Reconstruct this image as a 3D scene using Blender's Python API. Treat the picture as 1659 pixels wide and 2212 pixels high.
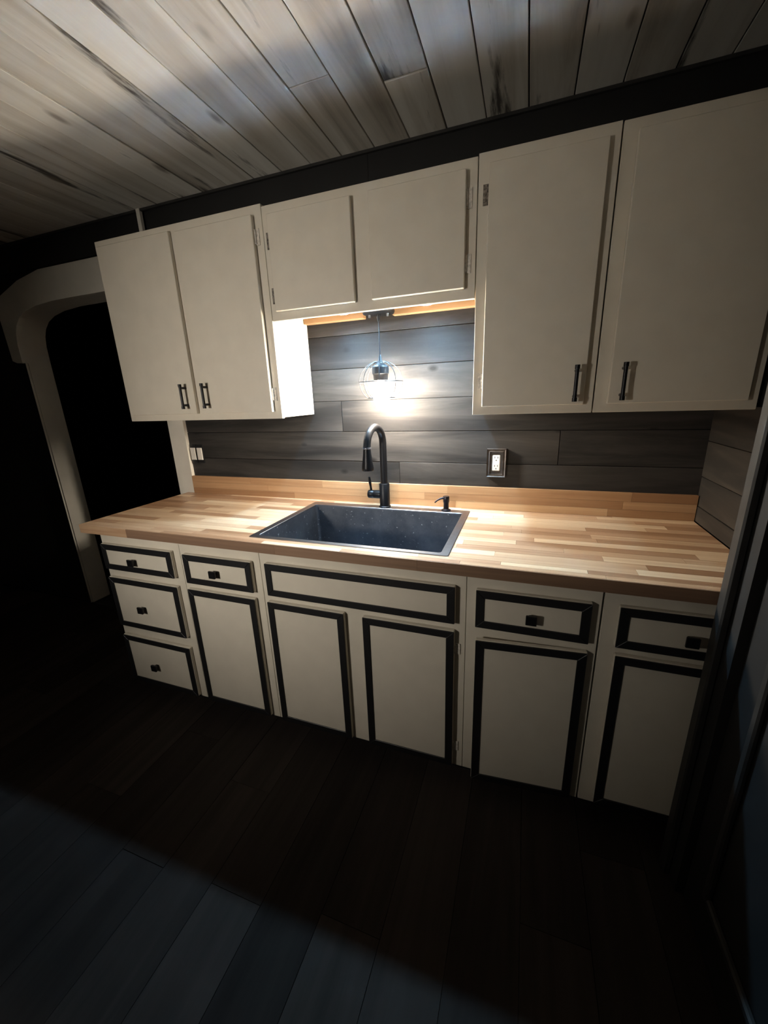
import bpy, bmesh, math, random
from mathutils import Vector, Matrix

random.seed(7)
S = bpy.context.scene
for o in list(bpy.data.objects):
    bpy.data.objects.remove(o, do_unlink=True)
COL = S.collection

# ------------------------------------------------------------------ camera
cam = bpy.data.cameras.new('camera')
cam.sensor_fit = 'HORIZONTAL'; cam.sensor_width = 36.0
cam.lens = 846.6 / 1659.0 * 36.0
cam.clip_start = 0.02; cam.clip_end = 60
co = bpy.data.objects.new('camera', cam); COL.objects.link(co)
_r = Vector((0.94265838, 0.33186838, -0.03547608))
_u = Vector((-0.06150114, 0.27719006, 0.95884476))
_f = Vector((-0.32804388, 0.90168123, -0.28170582))
co.matrix_world = Matrix(((_r.x, _u.x, -_f.x, 1.8480), (_r.y, _u.y, -_f.y, -1.7434), (_r.z, _u.z, -_f.z, 1.4099), (0, 0, 0, 1)))
S.camera = co

# ------------------------------------------------------------------ world, exposure
w = bpy.data.worlds.new('world'); S.world = w; w.use_nodes = True
bg = w.node_tree.nodes['Background']
bg.inputs[0].default_value = (0.35, 0.45, 0.7, 1); bg.inputs[1].default_value = 0.03
S.view_settings.view_transform = 'Standard'; S.view_settings.look = 'None'
S.view_settings.exposure = 0.0; S.view_settings.gamma = 1.0
S.view_settings.use_curve_mapping = False
S.cycles.max_bounces = 6; S.cycles.diffuse_bounces = 3; S.cycles.glossy_bounces = 3; S.cycles.blur_glossy = 0.1; S.cycles.sample_clamp_indirect = 0.0
BULB = 740.0      # emission strength of the warm bulb
PUCK = 1900.0       # emission strength of the two cool puck lights
FILL = 240.0      # emission strength of the added fill light, unseen left of the viewer

# ------------------------------------------------------------------ materials
def new_mat(name):
    m = bpy.data.materials.new(name); m.use_nodes = True
    return m, m.node_tree.nodes, m.node_tree.links, m.node_tree.nodes['Principled BSDF']

def plain(name, col, rough=0.5, metal=0.0, noise=0.0, nscale=30, bump=0.0):
    m, N, L, B = new_mat(name)
    B.inputs['Base Color'].default_value = (*col, 1)
    B.inputs['Roughness'].default_value = rough; B.inputs['Metallic'].default_value = metal
    if noise or bump:
        tc = N.new('ShaderNodeTexCoord'); n = N.new('ShaderNodeTexNoise')
        n.inputs['Scale'].default_value = nscale; n.inputs['Detail'].default_value = 4
        L.new(tc.outputs['Object'], n.inputs['Vector'])
        if noise:
            r = N.new('ShaderNodeValToRGB')
            r.color_ramp.elements[0].position = .3; r.color_ramp.elements[1].position = .7
            r.color_ramp.elements[0].color = (*[c * (1 - noise) for c in col], 1)
            r.color_ramp.elements[1].color = (*[min(1, c * (1 + noise)) for c in col], 1)
            L.new(n.outputs['Fac'], r.inputs['Fac']); L.new(r.outputs['Color'], B.inputs['Base Color'])
        if bump:
            b = N.new('ShaderNodeBump'); b.inputs['Strength'].default_value = bump; b.inputs['Distance'].default_value = .002
            L.new(n.outputs['Fac'], b.inputs['Height']); L.new(b.outputs['Normal'], B.inputs['Normal'])
    return m

def emit(name, col, s):
    m, N, L, B = new_mat(name)
    B.inputs['Base Color'].default_value = (*col, 1)
    B.inputs['Emission Color'].default_value = (*col, 1); B.inputs['Emission Strength'].default_value = s
    return m

def wood(name, cols, axis=0, rough=.45, along=1.2, across=28, tone=.5, grain=.5, stain=None, bump=.15, stain_pos=(.52, .62), spec=.5, knots=None):
    """streaky wood: cols = list of (pos, rgb) over a per-board tone mixed with grain noise;
    stain = rgb of ragged dark patches of old finish on the board"""
    m, N, L, B = new_mat(name)
    tc = N.new('ShaderNodeTexCoord'); oi = N.new('ShaderNodeObjectInfo')
    off = N.new('ShaderNodeVectorMath'); off.operation = 'SCALE'
    cmb = N.new('ShaderNodeCombineXYZ')
    for i in range(3): L.new(oi.outputs['Random'], cmb.inputs[i])
    L.new(cmb.outputs[0], off.inputs[0]); off.inputs['Scale'].default_value = 37.0
    add = N.new('ShaderNodeVectorMath'); add.operation = 'ADD'
    L.new(tc.outputs['Object'], add.inputs[0]); L.new(off.outputs[0], add.inputs[1])
    mp = N.new('ShaderNodeMapping')
    sc = [across] * 3; sc[axis] = along
    mp.inputs['Scale'].default_value = sc
    L.new(add.outputs[0], mp.inputs['Vector'])
    n = N.new('ShaderNodeTexNoise'); n.inputs['Scale'].default_value = 1.0; n.inputs['Detail'].default_value = 5; n.inputs['Roughness'].default_value = .62
    n.inputs['Distortion'].default_value = .6
    L.new(mp.outputs[0], n.inputs['Vector'])
    # tone*random + grain*(noise-.5)*2 + (0.5 - tone*.5)
    a = N.new('ShaderNodeMath'); a.operation = 'MULTIPLY_ADD'; a.inputs[1].default_value = tone; a.inputs[2].default_value = .5 - tone * .5
    L.new(oi.outputs['Random'], a.inputs[0])
    b = N.new('ShaderNodeMath'); b.operation = 'MULTIPLY_ADD'; b.inputs[1].default_value = grain * 2; b.inputs[2].default_value = -grain
    L.new(n.outputs['Fac'], b.inputs[0])
    c = N.new('ShaderNodeMath'); c.operation = 'ADD'; c.use_clamp = True
    L.new(a.outputs[0], c.inputs[0]); L.new(b.outputs[0], c.inputs[1])
    r = N.new('ShaderNodeValToRGB'); E = r.color_ramp.elements
    while len(E) < len(cols): E.new(.5)
    for e, (p, rgb) in zip(E, cols): e.position = p; e.color = (*rgb, 1)
    L.new(c.outputs[0], r.inputs['Fac'])
    out = r.outputs['Color']
    if stain:
        mp2 = N.new('ShaderNodeMapping'); sc = [9.0] * 3; sc[axis] = 1.1
        mp2.inputs['Scale'].default_value = sc; L.new(add.outputs[0], mp2.inputs['Vector'])
        n2 = N.new('ShaderNodeTexNoise'); n2.inputs['Scale'].default_value = 1; n2.inputs['Detail'].default_value = 7; n2.inputs['Roughness'].default_value = .6
        L.new(mp2.outputs[0], n2.inputs['Vector'])
        r2 = N.new('ShaderNodeValToRGB'); r2.color_ramp.elements[0].position = stain_pos[0]; r2.color_ramp.elements[1].position = stain_pos[1]
        L.new(n2.outputs['Fac'], r2.inputs['Fac'])
        mx = N.new('ShaderNodeMixRGB'); L.new(r2.outputs['Color'], mx.inputs['Fac']); L.new(out, mx.inputs['Color1']); mx.inputs['Color2'].default_value = (*stain, 1)
        out = mx.outputs['Color']
    if knots:
        mp3 = N.new('ShaderNodeMapping'); sc = [knots[1]] * 3; sc[axis] = knots[0]
        mp3.inputs['Scale'].default_value = sc; L.new(add.outputs[0], mp3.inputs['Vector'])
        vo = N.new('ShaderNodeTexVoronoi'); vo.inputs['Scale'].default_value = 1; L.new(mp3.outputs[0], vo.inputs['Vector'])
        r3 = N.new('ShaderNodeValToRGB'); r3.color_ramp.elements[0].position = .05; r3.color_ramp.elements[1].position = .13
        r3.color_ramp.elements[0].color = (.8, .8, .8, 1); r3.color_ramp.elements[1].color = (0, 0, 0, 1)
        L.new(vo.outputs['Distance'], r3.inputs['Fac'])
        mk = N.new('ShaderNodeMixRGB'); L.new(r3.outputs['Color'], mk.inputs['Fac']); L.new(out, mk.inputs['Color1']); mk.inputs['Color2'].default_value = (*knots[2], 1)
        out = mk.outputs['Color']
    L.new(out, B.inputs['Base Color'])
    B.inputs['Roughness'].default_value = rough
    B.inputs['Specular IOR Level'].default_value = spec
    bp = N.new('ShaderNodeBump'); bp.inputs['Strength'].default_value = bump; bp.inputs['Distance'].default_value = .002
    L.new(n.outputs['Fac'], bp.inputs['Height']); L.new(bp.outputs['Normal'], B.inputs['Normal'])
    return m

M = {}
M['white'] = plain('cream_cabinet_paint', (.61, .56, .47), .42, noise=.03, nscale=14, bump=.05)
M['trimwhite'] = plain('white_trim_paint', (.72, .68, .60), .5, noise=.05, nscale=9)
M['black'] = plain('black_trim_paint', (.009, .009, .010), .45)
M['blackmetal'] = plain('matte_black_metal', (.014, .014, .016), .38, .6)
M['bronze'] = plain('dark_bronze_metal', (.05, .042, .048), .3, .85)
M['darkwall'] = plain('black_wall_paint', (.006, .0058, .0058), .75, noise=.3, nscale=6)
M['roomwall'] = plain('dark_room_wall_paint', (.05, .048, .045), .8, noise=.05, nscale=3)
M['plank'] = wood('black_stained_plank', [(0.0, (.009, .0085, .0085)), (.40, (.021, .0195, .019)), (.70, (.046, .042, .039)), (1, (.10, .088, .08))], axis=0, rough=.7, along=1.1, across=12, tone=.25, grain=.6, bump=.2, spec=.12, knots=(4.5, 8.0, (.006, .005, .005)))
M['plankY'] = wood('black_stained_side_plank', [(0.0, (.010, .009, .009)), (.45, (.026, .023, .020)), (.75, (.06, .05, .04)), (1, (.12, .10, .075))], axis=1, rough=.55, along=1.1, across=12, tone=.25, grain=.6, bump=.2, spec=.3)
M['ceil'] = wood('whitewashed_ceiling_plank', [(0, (.24, .205, .17)), (.3, (.50, .46, .40)), (.6, (.66, .63, .575)), (1, (.78, .76, .71))], axis=1, rough=.75, along=.7, across=11, tone=.42, grain=.75, stain=(.075, .066, .057), stain_pos=(.575, .64), bump=.2, knots=(2.6, 7.0, (.20, .165, .13)))
M['floor'] = wood('dark_brown_floor_plank', [(0, (.013, .0105, .0095)), (.5, (.027, .022, .0195)), (1, (.050, .040, .035))], axis=1, rough=.85, spec=.08, along=1.0, across=18, tone=.5, grain=.5, bump=.1)
M['block'] = wood('butcher_block_stave', [(0, (.30, .165, .090)), (.35, (.44, .27, .16)), (.65, (.57, .40, .25)), (1, (.72, .56, .38))], axis=0, rough=.40, along=1.6, across=75, tone=.95, grain=.45, bump=.03)
M['edge'] = wood('dark_edge_wood', [(0, (.15, .085, .053)), (.5, (.24, .145, .09)), (1, (.36, .23, .15))], axis=0, rough=.5, along=1.6, across=60, tone=.4, grain=.5, bump=.03)
M['splash'] = wood('backsplash_stave', [(0, (.22, .105, .05)), (.35, (.33, .175, .085)), (.65, (.44, .26, .135)), (1, (.58, .38, .21))], axis=0, rough=.42, along=1.6, across=45, tone=.75, grain=.4, bump=.03)
M['pine'] = wood('raw_pine_board', [(0, (.27, .155, .072)), (.5, (.33, .20, .10)), (1, (.40, .26, .14))], axis=0, rough=.6, along=2.0, across=40, tone=.2, grain=.4, bump=.05)
M['rim'] = plain('brushed_gunmetal_rim', (.33, .33, .35), .32, 1.0, noise=.06, nscale=60)
M['hinge'] = plain('painted_hinge_metal', (.55, .51, .45), .4, noise=.35, nscale=120)
M['worn'] = plain('worn_dark_hinge_metal', (.16, .14, .12), .4, .4, noise=.9, nscale=160)
M['plastic'] = plain('ivory_outlet_plastic', (.72, .68, .62), .35)
M['slot'] = plain('dark_socket_slot', (.03, .028, .026), .6)
M['plate'] = plain('grey_brown_stained_plate', (.075, .062, .055), .4, noise=.4, nscale=50)
M['steel'] = plain('lamp_grey_metal', (.20, .20, .22), .4, .7)
M['canopy'] = plain('black_lamp_metal', (.035, .035, .038), .42, .5)
M['bulb'] = emit('warm_bulb_glass', (1.0, .87, .70), BULB)
M['puck'] = emit('cool_puck_lens', (.36, .69, 1.0), PUCK)
M['fill_lens'] = emit('fill_light_lens', (1.0, .93, .82), FILL)
M['yellow'] = plain('yellow_fill_light_paint', (.60, .38, .03), .45)
# sink basin: dark walls, brightened reflecting floor, pale mineral specks
def basin_mat(name, rough, gain):
    m, N, L, B = new_mat(name)
    tc = N.new('ShaderNodeTexCoord')
    n = N.new('ShaderNodeTexNoise'); n.inputs['Scale'].default_value = 9; n.inputs['Detail'].default_value = 8; n.inputs['Roughness'].default_value = .7
    v = N.new('ShaderNodeTexNoise'); v.inputs['Scale'].default_value = 75; v.inputs['Detail'].default_value = 3
    L.new(tc.outputs['Object'], n.inputs['Vector']); L.new(tc.outputs['Object'], v.inputs['Vector'])
    r = N.new('ShaderNodeValToRGB'); r.color_ramp.elements[0].position = .35; r.color_ramp.elements[1].position = .75
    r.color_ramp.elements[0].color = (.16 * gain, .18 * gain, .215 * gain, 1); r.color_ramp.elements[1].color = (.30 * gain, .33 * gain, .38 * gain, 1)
    L.new(n.outputs['Fac'], r.inputs['Fac'])
    s = N.new('ShaderNodeValToRGB'); s.color_ramp.elements[0].position = .66; s.color_ramp.elements[1].position = .74
    L.new(v.outputs['Fac'], s.inputs['Fac'])
    mx = N.new('ShaderNodeMixRGB'); L.new(s.outputs['Color'], mx.inputs['Fac']); L.new(r.outputs['Color'], mx.inputs['Color1']); mx.inputs['Color2'].default_value = (.55, .57, .60, 1)
    L.new(mx.outputs['Color'], B.inputs['Base Color'])
    B.inputs['Roughness'].default_value = rough; B.inputs['Metallic'].default_value = .9
    return m
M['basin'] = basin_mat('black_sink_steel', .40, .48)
M['basinfloor'] = basin_mat('brightened_reflector_sink_steel', .24, 2.7)  # floor reflectance raised to throw the puck light onto the ceiling

# ------------------------------------------------------------------ mesh helpers
def add_box(bm, x0, x1, y0, y1, z0, z1):
    v = [bm.verts.new((x, y, z)) for x in (x0, x1) for y in (y0, y1) for z in (z0, z1)]
    for f in ((0, 1, 3, 2), (4, 6, 7, 5), (0, 4, 5, 1), (2, 3, 7, 6), (0, 2, 6, 4), (1, 5, 7, 3)):
        bm.faces.new([v[i] for i in f])
    return v

def add_prism(bm, poly, y0, y1):
    """poly: list of (x, z), extruded along y"""
    a = [bm.verts.new((x, y0, z)) for x, z in poly]; b = [bm.verts.new((x, y1, z)) for x, z in poly]
    n = len(poly)
    bm.faces.new(a); bm.faces.new(list(reversed(b)))
    for i in range(n): bm.faces.new([a[i], b[i], b[(i + 1) % n], a[(i + 1) % n]])

def add_lathe(bm, prof, c=(0, 0, 0), n=24, axis='z', cap=True):
    rings = []
    for r, h in prof:
        ring = []
        for k in range(n):
            t = 2 * math.pi * k / n; a, b = r * math.cos(t), r * math.sin(t)
            p = {'z': (a, b, h), 'x': (h, a, b), 'y': (a, h, b)}[axis]
            ring.append(bm.verts.new((p[0] + c[0], p[1] + c[1], p[2] + c[2])))
        rings.append(ring)
    for A, B in zip(rings, rings[1:]):
        for k in range(n): bm.faces.new([A[k], A[(k + 1) % n], B[(k + 1) % n], B[k]])
    if cap:
        bm.faces.new(rings[0]); bm.faces.new(list(reversed(rings[-1])))

def add_tube(bm, pts, r, n=10, cap=True):
    pts = [Vector(p) for p in pts]
    rr = r if isinstance(r, (list, tuple)) else [r] * len(pts)
    t0 = (pts[1] - pts[0]).normalized()
    ref = Vector((0, 0, 1)) if abs(t0.z) < .9 else Vector((1, 0, 0))
    nx = t0.cross(ref).normalized(); rings = []
    for i, p in enumerate(pts):
        t = ((pts[i + 1] - p) if i + 1 < len(pts) else (p - pts[i - 1])).normalized()
        if 0 < i < len(pts) - 1: t = ((pts[i + 1] - p).normalized() + (p - pts[i - 1]).normalized()).normalized()
        nx = (nx - t * nx.dot(t)).normalized(); ny = t.cross(nx)
        rings.append([bm.verts.new(p + nx * (rr[i] * math.cos(2 * math.pi * k / n)) + ny * (rr[i] * math.sin(2 * math.pi * k / n))) for k in range(n)])
    for A, B in zip(rings, rings[1:]):
        for k in range(n): bm.faces.new([A[k], A[(k + 1) % n], B[(k + 1) % n], B[k]])
    if cap:
        bm.faces.new(rings[0]); bm.faces.new(list(reversed(rings[-1])))

def obj(name, bm, mat, parent=None, smooth=False, bevel=0.0, loc=None, rz=0.0):
    if bevel:
        bmesh.ops.bevel(bm, geom=list(bm.edges), offset=bevel, segments=1, affect='EDGES', profile=.5)
    bmesh.ops.recalc_face_normals(bm, faces=bm.faces)
    me = bpy.data.meshes.new(name); bm.to_mesh(me); bm.free()
    me.materials.append(mat)
    if smooth:
        for p in me.polygons: p.use_smooth = True
        me.set_sharp_from_angle(angle=math.radians(40))
    o = bpy.data.objects.new(name, me); COL.objects.link(o)
    if parent: o.parent = parent
    if loc: o.location = loc
    if rz: o.rotation_euler.z = rz
    return o

def box(name, mat, x0, x1, y0, y1, z0, z1, parent=None, bevel=0.0):
    bm = bmesh.new(); add_box(bm, x0, x1, y0, y1, z0, z1)
    return obj(name, bm, mat, parent, bevel=bevel)

def thing(name, label, cat, group=None, loc=(0, 0, 0)):
    o = bpy.data.objects.new(name, None); COL.objects.link(o); o.location = loc
    o.empty_display_size = .1
    return tag(o, label, cat, group)

def tag(o, label, cat, group=None, kind=None):
    o['label'] = label; o['category'] = cat
    if group: o['group'] = group
    if kind: o['kind'] = kind
    return o

# ------------------------------------------------------------------ the setting
ZC = 2.33
XR = 2.486           # side wall of the counter alcove
XW = 2.338           # right wall in front of the counter
# floor and its planks
f = box('floor', M['black'], -2.6, 2.7, -3.7, 2.2, -.06, -.008); tag(f, 'dark brown wooden plank floor in front of the cabinets', 'floor', kind='structure')
pw = .178; x = -2.0; k = 0
while x < 2.55:
    y = -3.6 - random.uniform(0, 1.0)
    y1 = .0
    while y < -.02:
        ye = min(y + random.uniform(1.0, 1.25), y1)
        if y1 - ye < .3: ye = y1
        box('floor_plank', M['floor'], x + .0008, x + pw - .0008, max(y, -3.65) + .0008, ye - .0008, -.008, random.uniform(-.0006, .0), f)
        y = ye
    x += pw
# ceiling and its planks
c = box('ceiling', M['black'], -2.6, 2.7, -3.7, .12, ZC + .012, ZC + .06); tag(c, 'ceiling of whitewashed distressed wooden planks', 'ceiling', kind='structure')
pw = .1395; x = .815 - pw * 20; k = 0
joints = {2: -.39, 0: -1.4, 1: -1.1, 3: -1.5, 4: -.30, 5: -1.2}
while x < 2.6:
    k = round((x - .815) / pw)
    cuts = [0.0, joints.get(k, -random.uniform(.9, 2.4))]
    while cuts[-1] > -3.5: cuts.append(cuts[-1] - random.uniform(1.8, 2.6))
    for a, b in zip(cuts, cuts[1:]):
        dz = random.uniform(0, .004)
        o = box('ceiling_plank', M['ceil'], x + .002, x + pw - .002, max(b, -3.65) + .001, a - .001, ZC + dz, ZC + .012, c, bevel=.0015)
    x += pw
# back wall (with the opening of the archway) and its black planks
bm = bmesh.new()
add_box(bm, -.055, 2.62, .014, .12, 0, ZC + .012)
add_box(bm, -1.16, -.055, .014, .12, 2.02, ZC + .012)
add_box(bm, -2.6, -1.16, .014, .12, 0, ZC + .012)
wb = obj('wall_back', bm, M['darkwall']); tag(wb, 'black wall of horizontal stained planks behind the sink', 'wall', kind='structure')
rows = [.915, .974, 1.115, 1.256, 1.398, 1.540, 1.681, 1.822]
jo = {1: [1.30], 2: [1.98], 3: [1.02], 4: [1.9], 5: [.4, 2.1], 6: [1.7]}
for i, (a, b) in enumerate(zip(rows, rows[1:])):
    xs = [.052] + jo.get(i, []) + [2.478]
    for p, q in zip(xs, xs[1:]):
        dy = random.uniform(-.002, .0015)
        box('wall_plank', M['plank'], p + .0008, q - .0008, dy, .014, a + .001, b - .001, wb, bevel=.0012)
# upper part above the cabinets: black boards too
for p, q in ((-2.0, -.012), (.052, 1.2), (1.2, 2.478)):
    box('wall_plank', M['darkwall'], p, q, .0, .014, 2.185, ZC, wb, bevel=.001)
# right alcove wall with planks
wr = box('wall_right', M['darkwall'], XR, XR + .12, -.66, .014, 0, ZC + .012); tag(wr, 'short black planked side wall at the right end of the counter', 'wall', kind='structure')
for a, b in ((.915, .974), (.974, 1.084), (1.084, 1.215), (1.215, 1.345)):
    box('wall_plank', M['plankY'], XR - .012 + random.uniform(0, .002), XR, -.64, -.001, a + .001, b - .001, wr, bevel=.0012)
# right wall nearer the camera, with a dark panelled door and its casing
bm = bmesh.new()
add_box(bm, XW, XR + .12, -.74, -.66, 0, ZC + .012); add_box(bm, XW, XR + .12, -3.7, -1.56, 0, ZC + .012); add_box(bm, XW, XR + .12, -1.56, -.74, 2.04, ZC + .012)
wq = obj('wall_right_front', bm, M['darkwall']); tag(wq, 'dark wall right of the counter running towards the viewer', 'wall', kind='structure')
M['casing'] = plain('grey_casing_paint', (.022, .021, .020), .55, noise=.3, nscale=20)
tr = thing('trim_2', 'grey door casing at the right end of the counter', 'trim'); tr['kind'] = 'structure'
box('casing_board', M['casing'], XW - .02, XW, -.698, -.662, 0, 2.04, tr, bevel=.004)
box('casing_board', M['casing'], XW - .02, XW, -1.63, -1.56, 0, 2.04, tr, bevel=.004)
box('casing_board', M['casing'], XW - .02, XW, -1.63, -.662, 2.04, 2.11, tr, bevel=.004)
d = box('door_1', M['darkwall'], XW + .02, XW + .06, -1.555, -.745, .005, 2.035); tag(d, 'dark panelled door right of the counter', 'door', kind='structure')
def mould(z0, z1, y0, y1):
    for a in ((y0, y0 + .022, z0, z1), (y1 - .022, y1, z0, z1), (y0 + .022, y1 - .022, z0, z0 + .022), (y0 + .022, y1 - .022, z1 - .022, z1)):
        box('panel_moulding', M['casing'], XW + .006, XW + .02, a[0], a[1], a[2], a[3], d, bevel=.004)
mould(.16, .97, -1.46, -.84); mould(1.10, 1.92, -1.46, -.84)
# left, front walls
o = box('wall_left', M['roomwall'], -2.6, -2.5, -3.7, .014, 0, ZC + .012); tag(o, 'dark side wall left of the archway, out of the picture', 'wall', kind='structure')
o = box('wall_front', M['roomwall'], -2.5, XW, -3.7, -3.6, 0, ZC + .012); tag(o, 'dark wall behind the viewer facing the cabinets', 'wall', kind='structure')
# dark room seen through the archway
bm = bmesh.new()
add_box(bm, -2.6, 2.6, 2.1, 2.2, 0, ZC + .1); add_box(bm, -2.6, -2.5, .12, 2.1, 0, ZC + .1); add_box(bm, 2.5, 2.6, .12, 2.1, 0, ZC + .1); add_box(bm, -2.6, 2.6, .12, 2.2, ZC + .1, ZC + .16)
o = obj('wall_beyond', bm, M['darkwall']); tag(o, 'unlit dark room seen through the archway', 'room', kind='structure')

# archway casing
def arc(cx, cz, r, a0, a1, n=10):
    return [(cx + r * math.cos(math.radians(a0 + (a1 - a0) * i / n)), cz + r * math.sin(math.radians(a0 + (a1 - a0) * i / n))) for i in range(n + 1)]
arch = thing('trim_1', 'white painted archway casing left of the counter', 'trim'); arch['kind'] = 'structure'
inner = [(-1.15, 1.695), (-1.148, 1.80), (-1.135, 1.86), (-1.11, 1.905), (-1.065, 1.945), (-1.00, 1.972), (-.90, 1.992), (-.75, 2.003), (-.55, 2.005), (-.062, 2.005)]
outer = [(-.062, 2.168), (-.80, 2.168), (-1.00, 2.135), (-1.19, 2.074), (-1.245, 2.02), (-1.25, 1.95), (-1.24, 1.71), (-1.20, 1.695)]
bm = bmesh.new(); add_prism(bm, inner + outer, -.022, .014); obj('header', bm, M['trimwhite'], arch)
box('right_post', M['trimwhite'], -.062, .05, -.016, .014, 0, 2.175, arch, bevel=.002)
# lining of the opening
bm = bmesh.new()
prof = [(-1.15, 0)] + inner
va = [bm.verts.new((x, .008, z)) for x, z in prof]; vb = [bm.verts.new((x, .14, z)) for x, z in prof]
vc = [bm.verts.new((x - (.012 if z < 1.9 else 0), .0, z + (.012 if z >= 1.9 else 0))) for x, z in prof]
vd = [bm.verts.new((x - (.012 if z < 1.9 else 0),   .14, z + (.012 if z >= 1.9 else 0))) for x, z in prof]
for i in range(len(prof) - 1):
    bm.faces.new([va[i], va[i + 1], vb[i + 1], vb[i]]); bm.faces.new([vc[i], vd[i], vd[i + 1], vc[i + 1]])
    bm.faces.new([vb[i], vb[i + 1], vd[i + 1], vd[i]])
obj('jamb_lining', bm, M['trimwhite'], arch, smooth=True)
# thin strip that closes the plank edge and the ceiling line
t3 = thing('trim_3', 'narrow white strip at the left end of the plank wall', 'trim'); t3['kind'] = 'structure'
box('edge_strip', M['trimwhite'], .05, .056, -.02, .0, 1.014, 1.335, t3)
box('edge_strip', M['trimwhite'], -.010, .012, -.016, .0, 2.18, ZC, t3)
o = box('trim_4', M['casing'], -2.4, XR, -.012, .0, ZC - .010, ZC); tag(o, 'thin grey strip between ceiling planks and black wall', 'trim', kind='structure')

# ------------------------------------------------------------------ cabinets
def mitred(name, mat, x0, x1, z0, z1, wd, y0, y1, parent):
    """four mitred strips round a rectangle (local coordinates)"""
    O = [(x0, z0), (x1, z0), (x1, z1), (x0, z1)]; I = [(x0 + wd, z0 + wd), (x1 - wd, z0 + wd), (x1 - wd, z1 - wd), (x0 + wd, z1 - wd)]
    for i in range(4):
        j = (i + 1) % 4; bm = bmesh.new(); add_prism(bm, [O[i], O[j], I[j], I[i]], y0, y1)
        obj(name, bm, mat, parent, bevel=.0012)

def knob(parent, x, y, z):
    bm = bmesh.new()
    add_box(bm, x - .007, x + .007, y - .016, y, z - .007, z + .007)
    s, t = .011, .0155
    v0 = [(x - s, y - .012, z - s), (x + s, y - .012, z - s), (x + s, y - .012, z + s), (x - s, y - .012, z + s)]
    v1 = [(x - t, y - .019, z - t), (x + t, y - .019, z - t), (x + t, y - .019, z + t), (x - t, y - .019, z + t)]
    v2 = [(x - t, y - .026, z - t), (x + t, y - .026, z - t), (x + t, y - .026, z + t), (x - t, y - .026, z + t)]
    rs = [[bm.verts.new(p) for p in r] for r in (v0, v1, v2)]
    bm.faces.new(rs[0]); bm.faces.new(rs[2])
    for A, B in zip(rs, rs[1:]):
        for k in range(4): bm.faces.new([A[k], A[(k + 1) % 4], B[(k + 1) % 4], B[k]])
    o = obj('knob', bm, M['blackmetal'], parent, bevel=.0015); o['label'] = 'square black metal knob'
    return o

def pull(parent, x, y, z0, z1):
    bm = bmesh.new(); yb = y - .032
    add_tube(bm, [(x, yb, z0), (x, yb, z0 + .012), (x, yb, z0 + .0125), (x, yb, z1 - .0125), (x, yb, z1 - .012), (x, yb, z1)], [.0075, .0075, .0058, .0058, .0075, .0075], 12)
    for z in (z0 + .016, z1 - .016): add_tube(bm, [(x, yb, z), (x, y, z)], .0052, 10)
    o = obj('handle', bm, M['blackmetal'], parent, smooth=True); o['label'] = 'black bar handle'

def hinge(parent, x, y, z, mat, side, h=.055):
    """partial wrap hinge: leaf on the frame and a barrel by the door edge"""
    bm = bmesh.new()
    add_box(bm, min(x, x + side * .016), max(x, x + side * .016), y - .003, y, z - h / 2, z + h / 2)
    add_tube(bm, [(x, y - .006, z - h / 2 + .004), (x, y - .006, z + h / 2 - .004)], .0045, 8)
    obj('hinge', bm, mat, parent, bevel=0)

YB = -.600     # base face frame
def base_unit(label, x0, x1, group):
    t = thing('base_cabinet', label, 'cabinet', group, loc=((x0 + x1) / 2, -.3, 0))
    return t
def loc_box(name, mat, t, x0, x1, y0, y1, z0, z1, bevel=0, parent=None):
    l = t.location; p = parent or t
    return box(name, mat, x0 - l.x, x1 - l.x, y0 - l.y, y1 - l.y, z0 - l.z, z1 - l.z, p, bevel)

def base_carcass(t, x0, x1, zl=.874, zr=.874):
    l = t.location; bm = bmesh.new()
    for a in ((x0, x0 + .016, YB + .018, -.004, .09, zl), (x1 - .016, x1, YB + .018, -.004, .09, zr), (x0 + .016, x1 - .016, YB + .018, -.004, .09, .106), (x0 + .016, x1 - .016, -.012, -.004, .106, .874)):
        add_box(bm, a[0] - l.x, a[1] - l.x, a[2] - l.y, a[3] - l.y, a[4], a[5])
    obj('carcass', bm, M['white'], t)
    loc_box('face_frame', M['white'], t, x0 + .0008, x1 - .0008, YB, YB + .018, .088, .875, .001)
    loc_box('toe_kick', M['black'], t, x0, x1, -.53, -.515, .0, .088)

def front(t, name, x0, x1, z0, z1, knob_at=None, hinges=None, swing=0.0, tw=.026):
    """white slab with a mitred black border; the slab's origin sits on its right edge when it swings"""
    l = t.location
    ox = x1
    e_bm = bmesh.new(); add_box(e_bm, x0 - ox, 0, -.018, -.0006, z0, z1)
    e = obj(name, e_bm, M['white'], t, bevel=.0025, loc=(ox - l.x, YB - l.y, 0), rz=swing)
    mitred('border_strip', M['black'], x0 - ox + .001, -.001, z0 + .001, z1 - .001, tw, -.022, -.0175, e)
    if knob_at: knob(e, knob_at[0] - ox, -.018, knob_at[1])
    for hx, hz, s in hinges or []: hinge(e, hx - ox, -.0006, hz, M['hinge'], s, .04)
    return e

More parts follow.
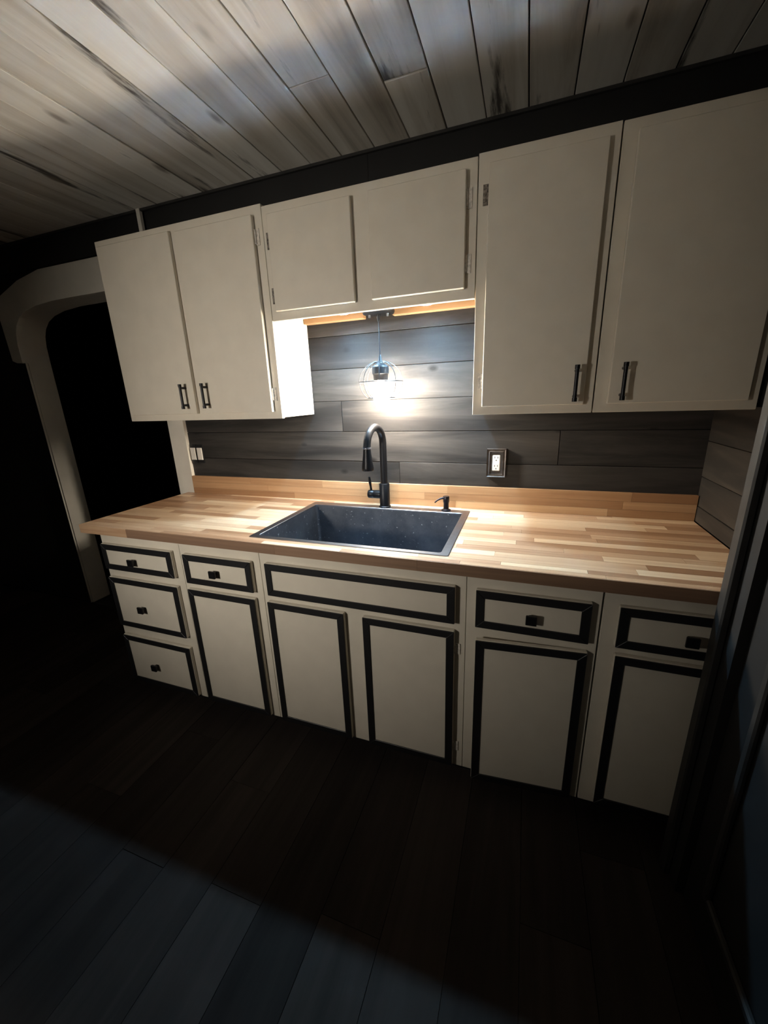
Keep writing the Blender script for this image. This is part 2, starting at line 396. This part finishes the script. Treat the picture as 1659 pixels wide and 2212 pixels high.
G = 'base cabinets under the worktop'
t = base_unit('cream base cabinet with three black-bordered drawers at the left end', .062, .52, G); base_carcass(t, .062, .52)
for z0, z1, kz in ((.702, .824, .757), (.410, .662, .525), (.100, .358, .218)):
    front(t, 'drawer', .078, .486, z0, z1, (.268 if kz > .7 else .262, kz))
t = base_unit('narrow cream base cabinet between the drawer stack and the sink cabinet', .52, .918, G); base_carcass(t, .52, .918, zr=.68)
front(t, 'drawer', .551, .886, .692, .822, (.712, .757))
front(t, 'door', .546, .884, .100, .664)
t = base_unit('wide cream sink cabinet with a long false front over two doors', .918, 1.702, G); base_carcass(t, .918, 1.702, zl=.68)
front(t, 'false_front', .951, 1.669, .692, .826)
front(t, 'door', .943, 1.268, .098, .664)
front(t, 'door', 1.341, 1.668, .100, .664, hinges=[(1.670, .59, 1), (1.670, .18, 1)])
t = base_unit('cream base cabinet with its door standing slightly ajar, right of the sink', 1.702, 2.085, G); base_carcass(t, 1.702, 2.085)
front(t, 'drawer', 1.733, 2.059, .694, .826, (1.898, .757))
front(t, 'door', 1.736, 2.060, .098, .664, swing=math.radians(4.5))
t = base_unit('cream base cabinet at the right end, partly hidden by the door casing', 2.0885, 2.474, G); base_carcass(t, 2.0885, 2.474)
front(t, 'drawer', 2.126, 2.458, .698, .828, (2.297, .760))
front(t, 'door', 2.130, 2.458, .110, .672)

# wall cabinets
YU = -.278
def wall_unit(label, x0, x1, z0, z1, rec=.004, group='cream wall cabinets above the worktop'):
    t = thing('wall_cabinet', label, 'cabinet', group, loc=((x0 + x1) / 2, -.14, z0))
    l = t.location; bm = bmesh.new()
    add_box(bm, x0 - l.x + .0006, x1 - l.x - .0006, YU + .018 - l.y, -.004 - l.y, rec, z1 - z0)
    obj('carcass', bm, M['white'], t, bevel=.001)
    loc_box('face_frame', M['white'], t, x0 + .0006, x1 - .0006, YU, YU + .018, z0, z1, .0012)
    return t
def wdoor(t, x0, x1, z0, z1, pulls=None, hinges=()):
    l = t.location
    bm = bmesh.new(); add_box(bm, x0 - l.x, x1 - l.x, YU - .019 - l.y, YU - .0012 - l.y, z0 - l.z, z1 - l.z)
    e = obj('door', bm, M['white'], t, bevel=.0022)
    if pulls: pull(e, pulls[0] - l.x, YU - .019 - l.y, pulls[1] - l.z, pulls[2] - l.z)
    for hx, hz, s, mat in hinges: hinge(e, hx - l.x, YU - l.y, hz - l.z, M[mat], s)
t = wall_unit('tall cream wall cabinet with two doors, left of the lamp', .0, .874, 1.337, 2.110)
wdoor(t, .026, .437, 1.366, 2.082, (.396, 1.389, 1.495))
wdoor(t, .470, .840, 1.366, 2.075, (.516, 1.389, 1.494), [(.8415, 2.005, 1, 'hinge'), (.8415, 1.437, 1, 'hinge')])
t = wall_unit('short cream wall cabinet with two doors above the pendant lamp', .8745, 1.662, 1.712, 2.100, rec=.058)
wdoor(t, .905, 1.239, 1.742, 2.066, None, [(.9035, 1.985, -1, 'worn'), (.9035, 1.80, -1, 'worn')])
wdoor(t, 1.304, 1.629, 1.742, 2.068, None, [(1.6305, 1.995, 1, 'hinge'), (1.6305, 1.815, 1, 'hinge')])
t = wall_unit('tall cream wall cabinet with one door, right of the lamp', 1.6635, 2.046, 1.337, 2.106)
wdoor(t, 1.697, 2.018, 1.364, 2.070, (1.987, 1.374, 1.484), [(1.6955, 1.995, -1, 'worn'), (1.6955, 1.45, -1, 'hinge')])
t = wall_unit('tall cream wall cabinet at the right end beside the dark wall', 2.049, 2.474, 1.337, 2.104)
wdoor(t, 2.085, 2.445, 1.364, 2.072, (2.119, 1.374, 1.484))

# pine bottom board, back ledger pieces and puck lights of the short cabinet
ZU = 1.757
pb = thing('under_cabinet_board', 'raw pine board closing the underside of the short cabinet', 'board', loc=(1.268, -.14, ZU))
box('board', M['pine'], .876 - 1.268, 1.661 - 1.268, YU + .019 + .14, -.004 + .14, .0, .0115, pb)
for a, b, y0, y1, lab in ((.876, 1.165, -.036, -.003, 'pine ledger strip against the planks left of the lamp canopy'), (1.295, 1.661, -.036, -.003, 'pine ledger strip against the planks right of the lamp canopy'), (1.642, 1.661, YU + .022, -.037, 'short pine strip against the right cabinet side in the lamp recess')):
    tag(box('ledger_strip', M['pine'], a, b, y0, y1, ZU - .0215, ZU - .0002, None, .001), lab, 'wood strip')
for px, lab in ((1.125, 'small cool puck light under the short cabinet, left of the pendant'), (1.468, 'small cool puck light under the short cabinet, right of the pendant')):
    t = thing('puck_light', lab, 'light', 'puck lights under the short cabinet', loc=(px, -.170, ZU))
    bm = bmesh.new(); add_lathe(bm, [(.036, 0), (.036, -.014), (.033, -.022), (.0285, -.022), (.0285, -.004)], n=28, cap=False)
    obj('housing', bm, M['plastic'], t, smooth=True)
    bm = bmesh.new(); add_lathe(bm, [(.028, -.002), (.028, -.005)], n=20); obj('lens', bm, M['puck'], t)

# ------------------------------------------------------------------ worktop of glued staves
CT = .914
SX0, SX1, SY0, SY1 = .873, 1.640, -.589, -.065
wt = thing('worktop', 'butcher block worktop of light and brown staves', 'worktop', loc=(1.24, -.32, .876))
ys = [-.6348, -.611, -.586] + [-.586 + (-.068 + .586) / 13 * k for k in range(1, 14)] + [-.034, -.0165]
def stave(x0, x1, y0, y1, z0, z1, parent, l, g=.0003, mat=None):
    bm = bmesh.new(); add_box(bm, x0 + g - l.x, x1 - g - l.x, y0 + g - l.y, y1 - g - l.y, z0 - l.z, z1 - l.z)
    obj('stave', bm, mat or M['block'], parent)
for y0, y1 in zip(ys, ys[1:]):
    x = -random.uniform(.05, .45)
    while x < 2.472:
        xe = min(x + random.uniform(.22, .62), 2.472)
        if 2.472 - xe < .1: xe = 2.472
        a = max(x, 0.0)
        if xe > a + .01:
            segs = [(a, xe)]
            if y0 > -.59 and y1 < -.06:
                segs = [(p, q) for p, q in ((a, min(xe, .8765)), (max(a, 1.6365), xe)) if q - p > .002]
            for p, q in segs: stave(p, q, y0, y1, .876, CT - random.uniform(0, .0002), wt, wt.location)
        x = xe
for k, (a, b) in enumerate(((0, .285), (.285, 1.02), (1.02, 1.55), (1.55, 2.330), (2.330, 2.472))):
    bm = bmesh.new(); l = wt.location; add_box(bm, a + .0003 - l.x, b - .0003 - l.x, -.6385 - l.y, -.635 - l.y, 0, CT - .0006 - l.z)
    obj('edge_strip', bm, M['block'] if k == 0 else M['edge'], wt)
bs = thing('backsplash_board', 'low butcher block upstand along the wall behind the sink', 'backsplash', loc=(1.26, -.01, CT))
for z0, z1 in ((CT, .946), (.946, .979), (.979, 1.014)):
    x = .05 - random.uniform(.05, .5)
    while x < 2.472:
        xe = min(x + random.uniform(.35, .9), 2.472)
        a = max(x, .052)
        if xe > a + .01: stave(a, xe, -.0205, -.0035, z0 + .0005, z1 - .0001, bs, bs.location, mat=M['splash'])
        x = xe

# ------------------------------------------------------------------ sink
sk = thing('kitchen_sink', 'black drop-in sink with a gunmetal rim in the worktop', 'sink', loc=((SX0 + SX1) / 2, (SY0 + SY1) / 2, CT))
l = sk.location
IX0, IX1, IY0, IY1 = .903, 1.612, -.568, -.112
def rrect(x0, x1, y0, y1, r, n=5):
    P = []
    for cx, cy, a in ((x1 - r, y1 - r, 0), (x0 + r, y1 - r, 90), (x0 + r, y0 + r, 180), (x1 - r, y0 + r, 270)):
        for k in range(n + 1):
            t = math.radians(a + 90 * k / n); P.append((cx + r * math.cos(t), cy + r * math.sin(t)))
    return P
def loops(bm, L, close_last=True):
    V = [[bm.verts.new((x - l.x, y - l.y, z - l.z)) for x, y, z in P] for P in L]
    for A, B in zip(V, V[1:]):
        n = len(A)
        for k in range(n): bm.faces.new([A[k], A[(k + 1) % n], B[(k + 1) % n], B[k]])
    return V
lp = lambda a, z: [(x, y, z) for x, y in a]
o_, i_ = rrect(SX0, SX1, SY0, SY1, .008), rrect(IX0, IX1, IY0, IY1, .012)
o2 = rrect(SX0 + .0015, SX1 - .0015, SY0 + .0015, SY1 - .0015, .008); i2 = rrect(IX0 - .0015, IX1 + .0015, IY0 - .0015, IY1 + .0015, .012)
bm = bmesh.new(); V = loops(bm, [lp(o_, CT + .0003), lp(o_, CT + .002), lp(o2, CT + .0032), lp(i2, CT + .0032), lp(i_, CT + .002), lp(i_, CT - .004)])
obj('rim', bm, M['rim'], sk)
b1 = rrect(IX0 + .004, IX1 - .004, IY0 + .004, IY1 - .004, .014); b2 = rrect(IX0 + .022, IX1 - .022, IY0 + .022, IY1 - .022, .02)
bo = rrect(IX0 - .003, IX1 + .003, IY0 - .003, IY1 + .003, .014)
bm = bmesh.new(); V = loops(bm, [lp(bo, CT - .225), lp(bo, CT - .003), lp(i_, CT - .003), lp(b1, CT - .195), lp(b2, CT - .214)])
bm.faces.new(V[0])
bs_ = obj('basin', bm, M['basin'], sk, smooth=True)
bm = bmesh.new(); V = loops(bm, [lp(rrect(IX0 + .0215, IX1 - .0215, IY0 + .0215, IY1 - .0215, .02), CT - .216), lp(rrect(IX0 + .0215, IX1 - .0215, IY0 + .0215, IY1 - .0215, .02), CT - .2138)])
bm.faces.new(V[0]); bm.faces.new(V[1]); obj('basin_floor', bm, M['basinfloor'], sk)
bm = bmesh.new(); add_lathe(bm, [(.045, 0), (.045, .003), (.036, .003), (.030, -.0)], (1.26 - l.x, -.30 - l.y, -.2136), 24); obj('drain', bm, M['rim'], sk, smooth=True)

# ------------------------------------------------------------------ faucet
FX, FY, FZ = 1.250, -.082, CT + .0034
fc = thing('kitchen_faucet', 'matte black gooseneck pull-down faucet at the back of the sink', 'faucet', loc=(FX, FY, FZ))
bm = bmesh.new(); add_lathe(bm, [(.0275, 0), (.0275, .005), (.024, .007), (.024, .108), (.021, .112), (.0165, .113)], n=28); obj('body', bm, M['blackmetal'], fc, smooth=True)
hd = Vector((-.10, -1, 0)).normalized(); R = .076
pts = [(0, 0, .105), (0, 0, .20), (0, 0, .294)]
for k in range(1, 17):
    a = math.pi * k / 16 * .96; q = hd * (R - R * math.cos(a)); pts.append((q.x, q.y, .294 + R * math.sin(a)))
e = Vector(pts[-1]); pts.append((e.x + hd.x * -.002, e.y + hd.y * .004, e.z - .012))
bm = bmesh.new(); add_tube(bm, pts, .0158, 16); obj('spout', bm, M['blackmetal'], fc, smooth=True)
e = Vector(pts[-1])
bm = bmesh.new(); add_lathe(bm, [(.0166, .003), (.0170, .002), (.0170, -.003), (.0166, -.004)], tuple(e), 20); o = obj('collar', bm, M['steel'], fc, smooth=True)
bm = bmesh.new(); add_lathe(bm, [(.0158, -.004), (.0172, -.020), (.0208, -.050), (.0250, -.080), (.0254, -.090), (.0235, -.093), (.0185, -.093), (.0185, -.089)], tuple(e), 24)
sp = obj('spray_head', bm, M['blackmetal'], fc, smooth=True)
bm = bmesh.new(); add_lathe(bm, [(.016, -.0885), (.016, -.0945), (.012, -.096)], tuple(e), 20); obj('nozzle', bm, M['steel'], sp, smooth=True)
bm = bmesh.new(); add_lathe(bm, [(.0195, -.018), (.0195, -.050), (.0185, -.0515), (.0185, -.0530), (.0195, -.0545), (.0195, -.077), (.017, -.080)], (0, 0, .058), 24, axis='x'); hn = obj('handle', bm, M['blackmetal'], fc, smooth=True)
bm = bmesh.new(); add_tube(bm, [(-.066, 0, .074), (-.067, -.002, .095), (-.069, -.004, .115), (-.071, -.006, .140)], [.0056, .0050, .0068, .0050], 10); obj('lever', bm, M['blackmetal'], hn, smooth=True)

sd = thing('soap_dispenser', 'small black soap dispenser on the sink rim right of the faucet', 'soap dispenser', loc=(1.536, -.078, FZ))
bm = bmesh.new(); add_lathe(bm, [(.021, 0), (.021, .003), (.0125, .007), (.0115, .030), (.0125, .036), (.0140, .040), (.0140, .062), (.0125, .064)], n=20); obj('body', bm, M['bronze'], sd, smooth=True)
bm = bmesh.new(); add_tube(bm, [(-.006, -.004, .056), (-.022, -.012, .055), (-.036, -.020, .048), (-.046, -.025, .038)], [.0048, .0042, .0036, .003], 10); obj('spout', bm, M['bronze'], sd, smooth=True)

# ------------------------------------------------------------------ pendant lamp
PX, PY = 1.274, -.145
pl = thing('pendant_lamp', 'black wire cage pendant lamp with a glowing bulb over the sink', 'lamp', loc=(PX, PY, ZU))
z0 = ZU
bm = bmesh.new(); add_lathe(bm, [(.062, 0), (.064, -.026), (.061, -.033), (.012, -.036)], n=32); cn = obj('canopy', bm, M['canopy'], pl, smooth=True)
for s in (-1, 1):
    bm = bmesh.new(); add_lathe(bm, [(.0055, -.030), (.0055, -.043), (.004, -.045)], (s * .037, 0, 0), 10); obj('screw', bm, M['steel'], cn, smooth=True)
bm = bmesh.new(); add_lathe(bm, [(.008, -.035), (.008, -.048), (.0045, -.060)], n=12); obj('cord_grip', bm, M['canopy'], pl, smooth=True)
bm = bmesh.new(); add_tube(bm, [(0, 0, -.05), (.0, 0, -.195)], .0026, 8); obj('cord', bm, M['canopy'], pl, smooth=True)
bm = bmesh.new(); add_lathe(bm, [(r_, h_ - .0565) for r_, h_ in [(.0035, -.127), (.006, -.135), (.0085, -.155), (.010, -.158), (.020, -.162), (.033, -.172), (.034, -.176), (.034, -.200), (.031, -.203), (.029, -.225), (.022, -.228)]], n=28); obj('socket', bm, M['canopy'], pl, smooth=True)
# cage: vertical wires, equator ring, bottom ring
prof = []
cz, ra, rb = 1.470 - z0, .089, .080
for k in range(13):
    a = math.radians(72 - k * (72 + 51) / 12)
    prof.append((ra * math.cos(a), cz + rb * math.sin(a) * (1.02 if a < 0 else 1)))
for k in range(8):
    th = 2 * math.pi * (k + .35) / 8
    bm = bmesh.new(); add_tube(bm, [(r * math.cos(th), r * math.sin(th), z) for r, z in prof], .0017, 6); obj('cage_wire', bm, M['canopy'], pl, smooth=True)
def ring(r, z):
    bm = bmesh.new(); pts = [(r * math.cos(2 * math.pi * k / 40), r * math.sin(2 * math.pi * k / 40), z) for k in range(41)]
    add_tube(bm, pts, .0018, 6, cap=False); obj('cage_ring', bm, M['canopy'], pl, smooth=True)
ring(ra + .001, cz); ring(prof[-1][0], prof[-1][1]); ring(prof[0][0], prof[0][1])
bm = bmesh.new(); add_lathe(bm, [(.0135, 1.476 - z0), (.0145, 1.462 - z0), (.020, 1.450 - z0), (.028, 1.432 - z0), (.0325, 1.412 - z0), (.0325, 1.398 - z0), (.029, 1.381 - z0), (.021, 1.368 - z0), (.010, 1.361 - z0), (.003, 1.3595 - z0)], n=20)
o = obj('bulb', bm, M['bulb'], pl, smooth=True); o['label'] = 'glowing pear-shaped bulb'

# ------------------------------------------------------------------ outlet and switches on the plank wall
ol = thing('wall_outlet', 'ivory socket in a dark moulded frame right of the faucet', 'outlet', loc=(1.737, -.004, 1.121))
O = [(-.040, -.061), (.040, -.061), (.040, .061), (-.040, .061)]; I = [(-.027, -.048), (.027, -.048), (.027, .048), (-.027, .048)]
for i in range(4):
    j = (i + 1) % 4; bm = bmesh.new()
    a = [bm.verts.new((O[q][0], .004, O[q][1])) for q in (i, j)]; b = [bm.verts.new((O[q][0] * .97, -.014, O[q][1] * .98)) for q in (i, j)]
    m_ = [bm.verts.new(((O[q][0] + I[q][0]) / 2, -.009, (O[q][1] + I[q][1]) / 2)) for q in (i, j)]
    cI = [bm.verts.new((I[q][0], -.012, I[q][1])) for q in (i, j)]; dI = [bm.verts.new((I[q][0], .004, I[q][1])) for q in (i, j)]
    R_ = [a, b, m_, cI, dI]
    for A, B in zip(R_, R_[1:]): bm.faces.new([A[0], A[1], B[1], B[0]])
    bm.faces.new([dI[0], dI[1], a[1], a[0]]); bm.faces.new([r[0] for r in R_]); bm.faces.new([r[1] for r in R_])
    obj('frame_side', bm, M['plate'], ol)
box('plate', M['plate'], -.0268, .0268, -.004, .003, -.0478, .0478, ol)
re = box('receptacle', M['plastic'], -.0165, .0165, -.0085, -.004, -.0345, .0345, ol, bevel=.003); re['label'] = 'ivory double receptacle'
for zz in (.018, -.018):
    for sx in (-1, 1): box('slot', M['slot'], sx * .0062 - .0011, sx * .0062 + .0011, -.0088, -.0082, zz + .002, zz + .0095, re)
    bm = bmesh.new(); add_lathe(bm, [(.0024, -.0089), (.0024, -.0083)], (0, 0, zz - .0065), 10, axis='y'); obj('slot', bm, M['slot'], re)
for sx, lab in ((.082, 'ivory rocker switch nearest the white post'), (.128, 'ivory rocker switch on the side nearer the sink')):
    t = thing('light_switch', lab, 'switch', 'switches left of the sink', loc=(sx, -.003, 1.139))
    box('plate', M['black'], -.0215, .0215, -.002, .002, -.052, .052, t)
    bm = bmesh.new(); add_prism(bm, [(-.0165, -.0335), (.0165, -.0335), (.0165, .0335), (-.0165, .0335)], -.008, -.002)
    obj('rocker', bm, M['plastic'], t, bevel=.001)

# ------------------------------------------------------------------ fill light added out of view to brighten the cabinet fronts
WP = Vector((.50, -2.35, 1.36)); AIM = Vector((.90, 0, 1.18))
wl = thing('fill_light', 'added fill light with a long round hood on a tripod, unseen left of the viewer', 'lamp', loc=(WP.x, WP.y, 0))
d_ = (AIM - WP).normalized(); q_ = d_.to_track_quat('Z', 'Y')
def aimed(name, prof, mat, cap=True, parent=wl):
    bm = bmesh.new(); add_lathe(bm, prof, n=32, cap=cap)
    for v in bm.verts: v.co = q_ @ v.co + Vector((0, 0, WP.z))
    return obj(name, bm, mat, parent, smooth=True)
hood = aimed('hood', [(.02, -.06), (.07, -.05), (.097, -.012), (.10, 0), (.138, .22), (.142, .22), (.104, -.004), (.10, -.02), (.072, -.056), (.02, -.066)], M['black'])  # hood shaped to hold the added fill off the ceiling
aimed('lens', [(.094, .0), (.094, .006)], M['fill_lens'], parent=hood)
bm = bmesh.new(); add_tube(bm, [(0, 0, .35), (0, 0, WP.z - .10)], .014, 12); obj('pole', bm, M['steel'], wl, smooth=True)
bm = bmesh.new(); add_box(bm, -.02, .02, -.035, .0, WP.z - .14, WP.z - .04); obj('bracket', bm, M['yellow'], wl, bevel=.003)
for k in range(3):
    a = 2 * math.pi * k / 3 + .4; bm = bmesh.new(); add_tube(bm, [(0, 0, .52), (.36 * math.cos(a), .36 * math.sin(a), .012)], .011, 10); obj('leg', bm, M['yellow'], wl, smooth=True)
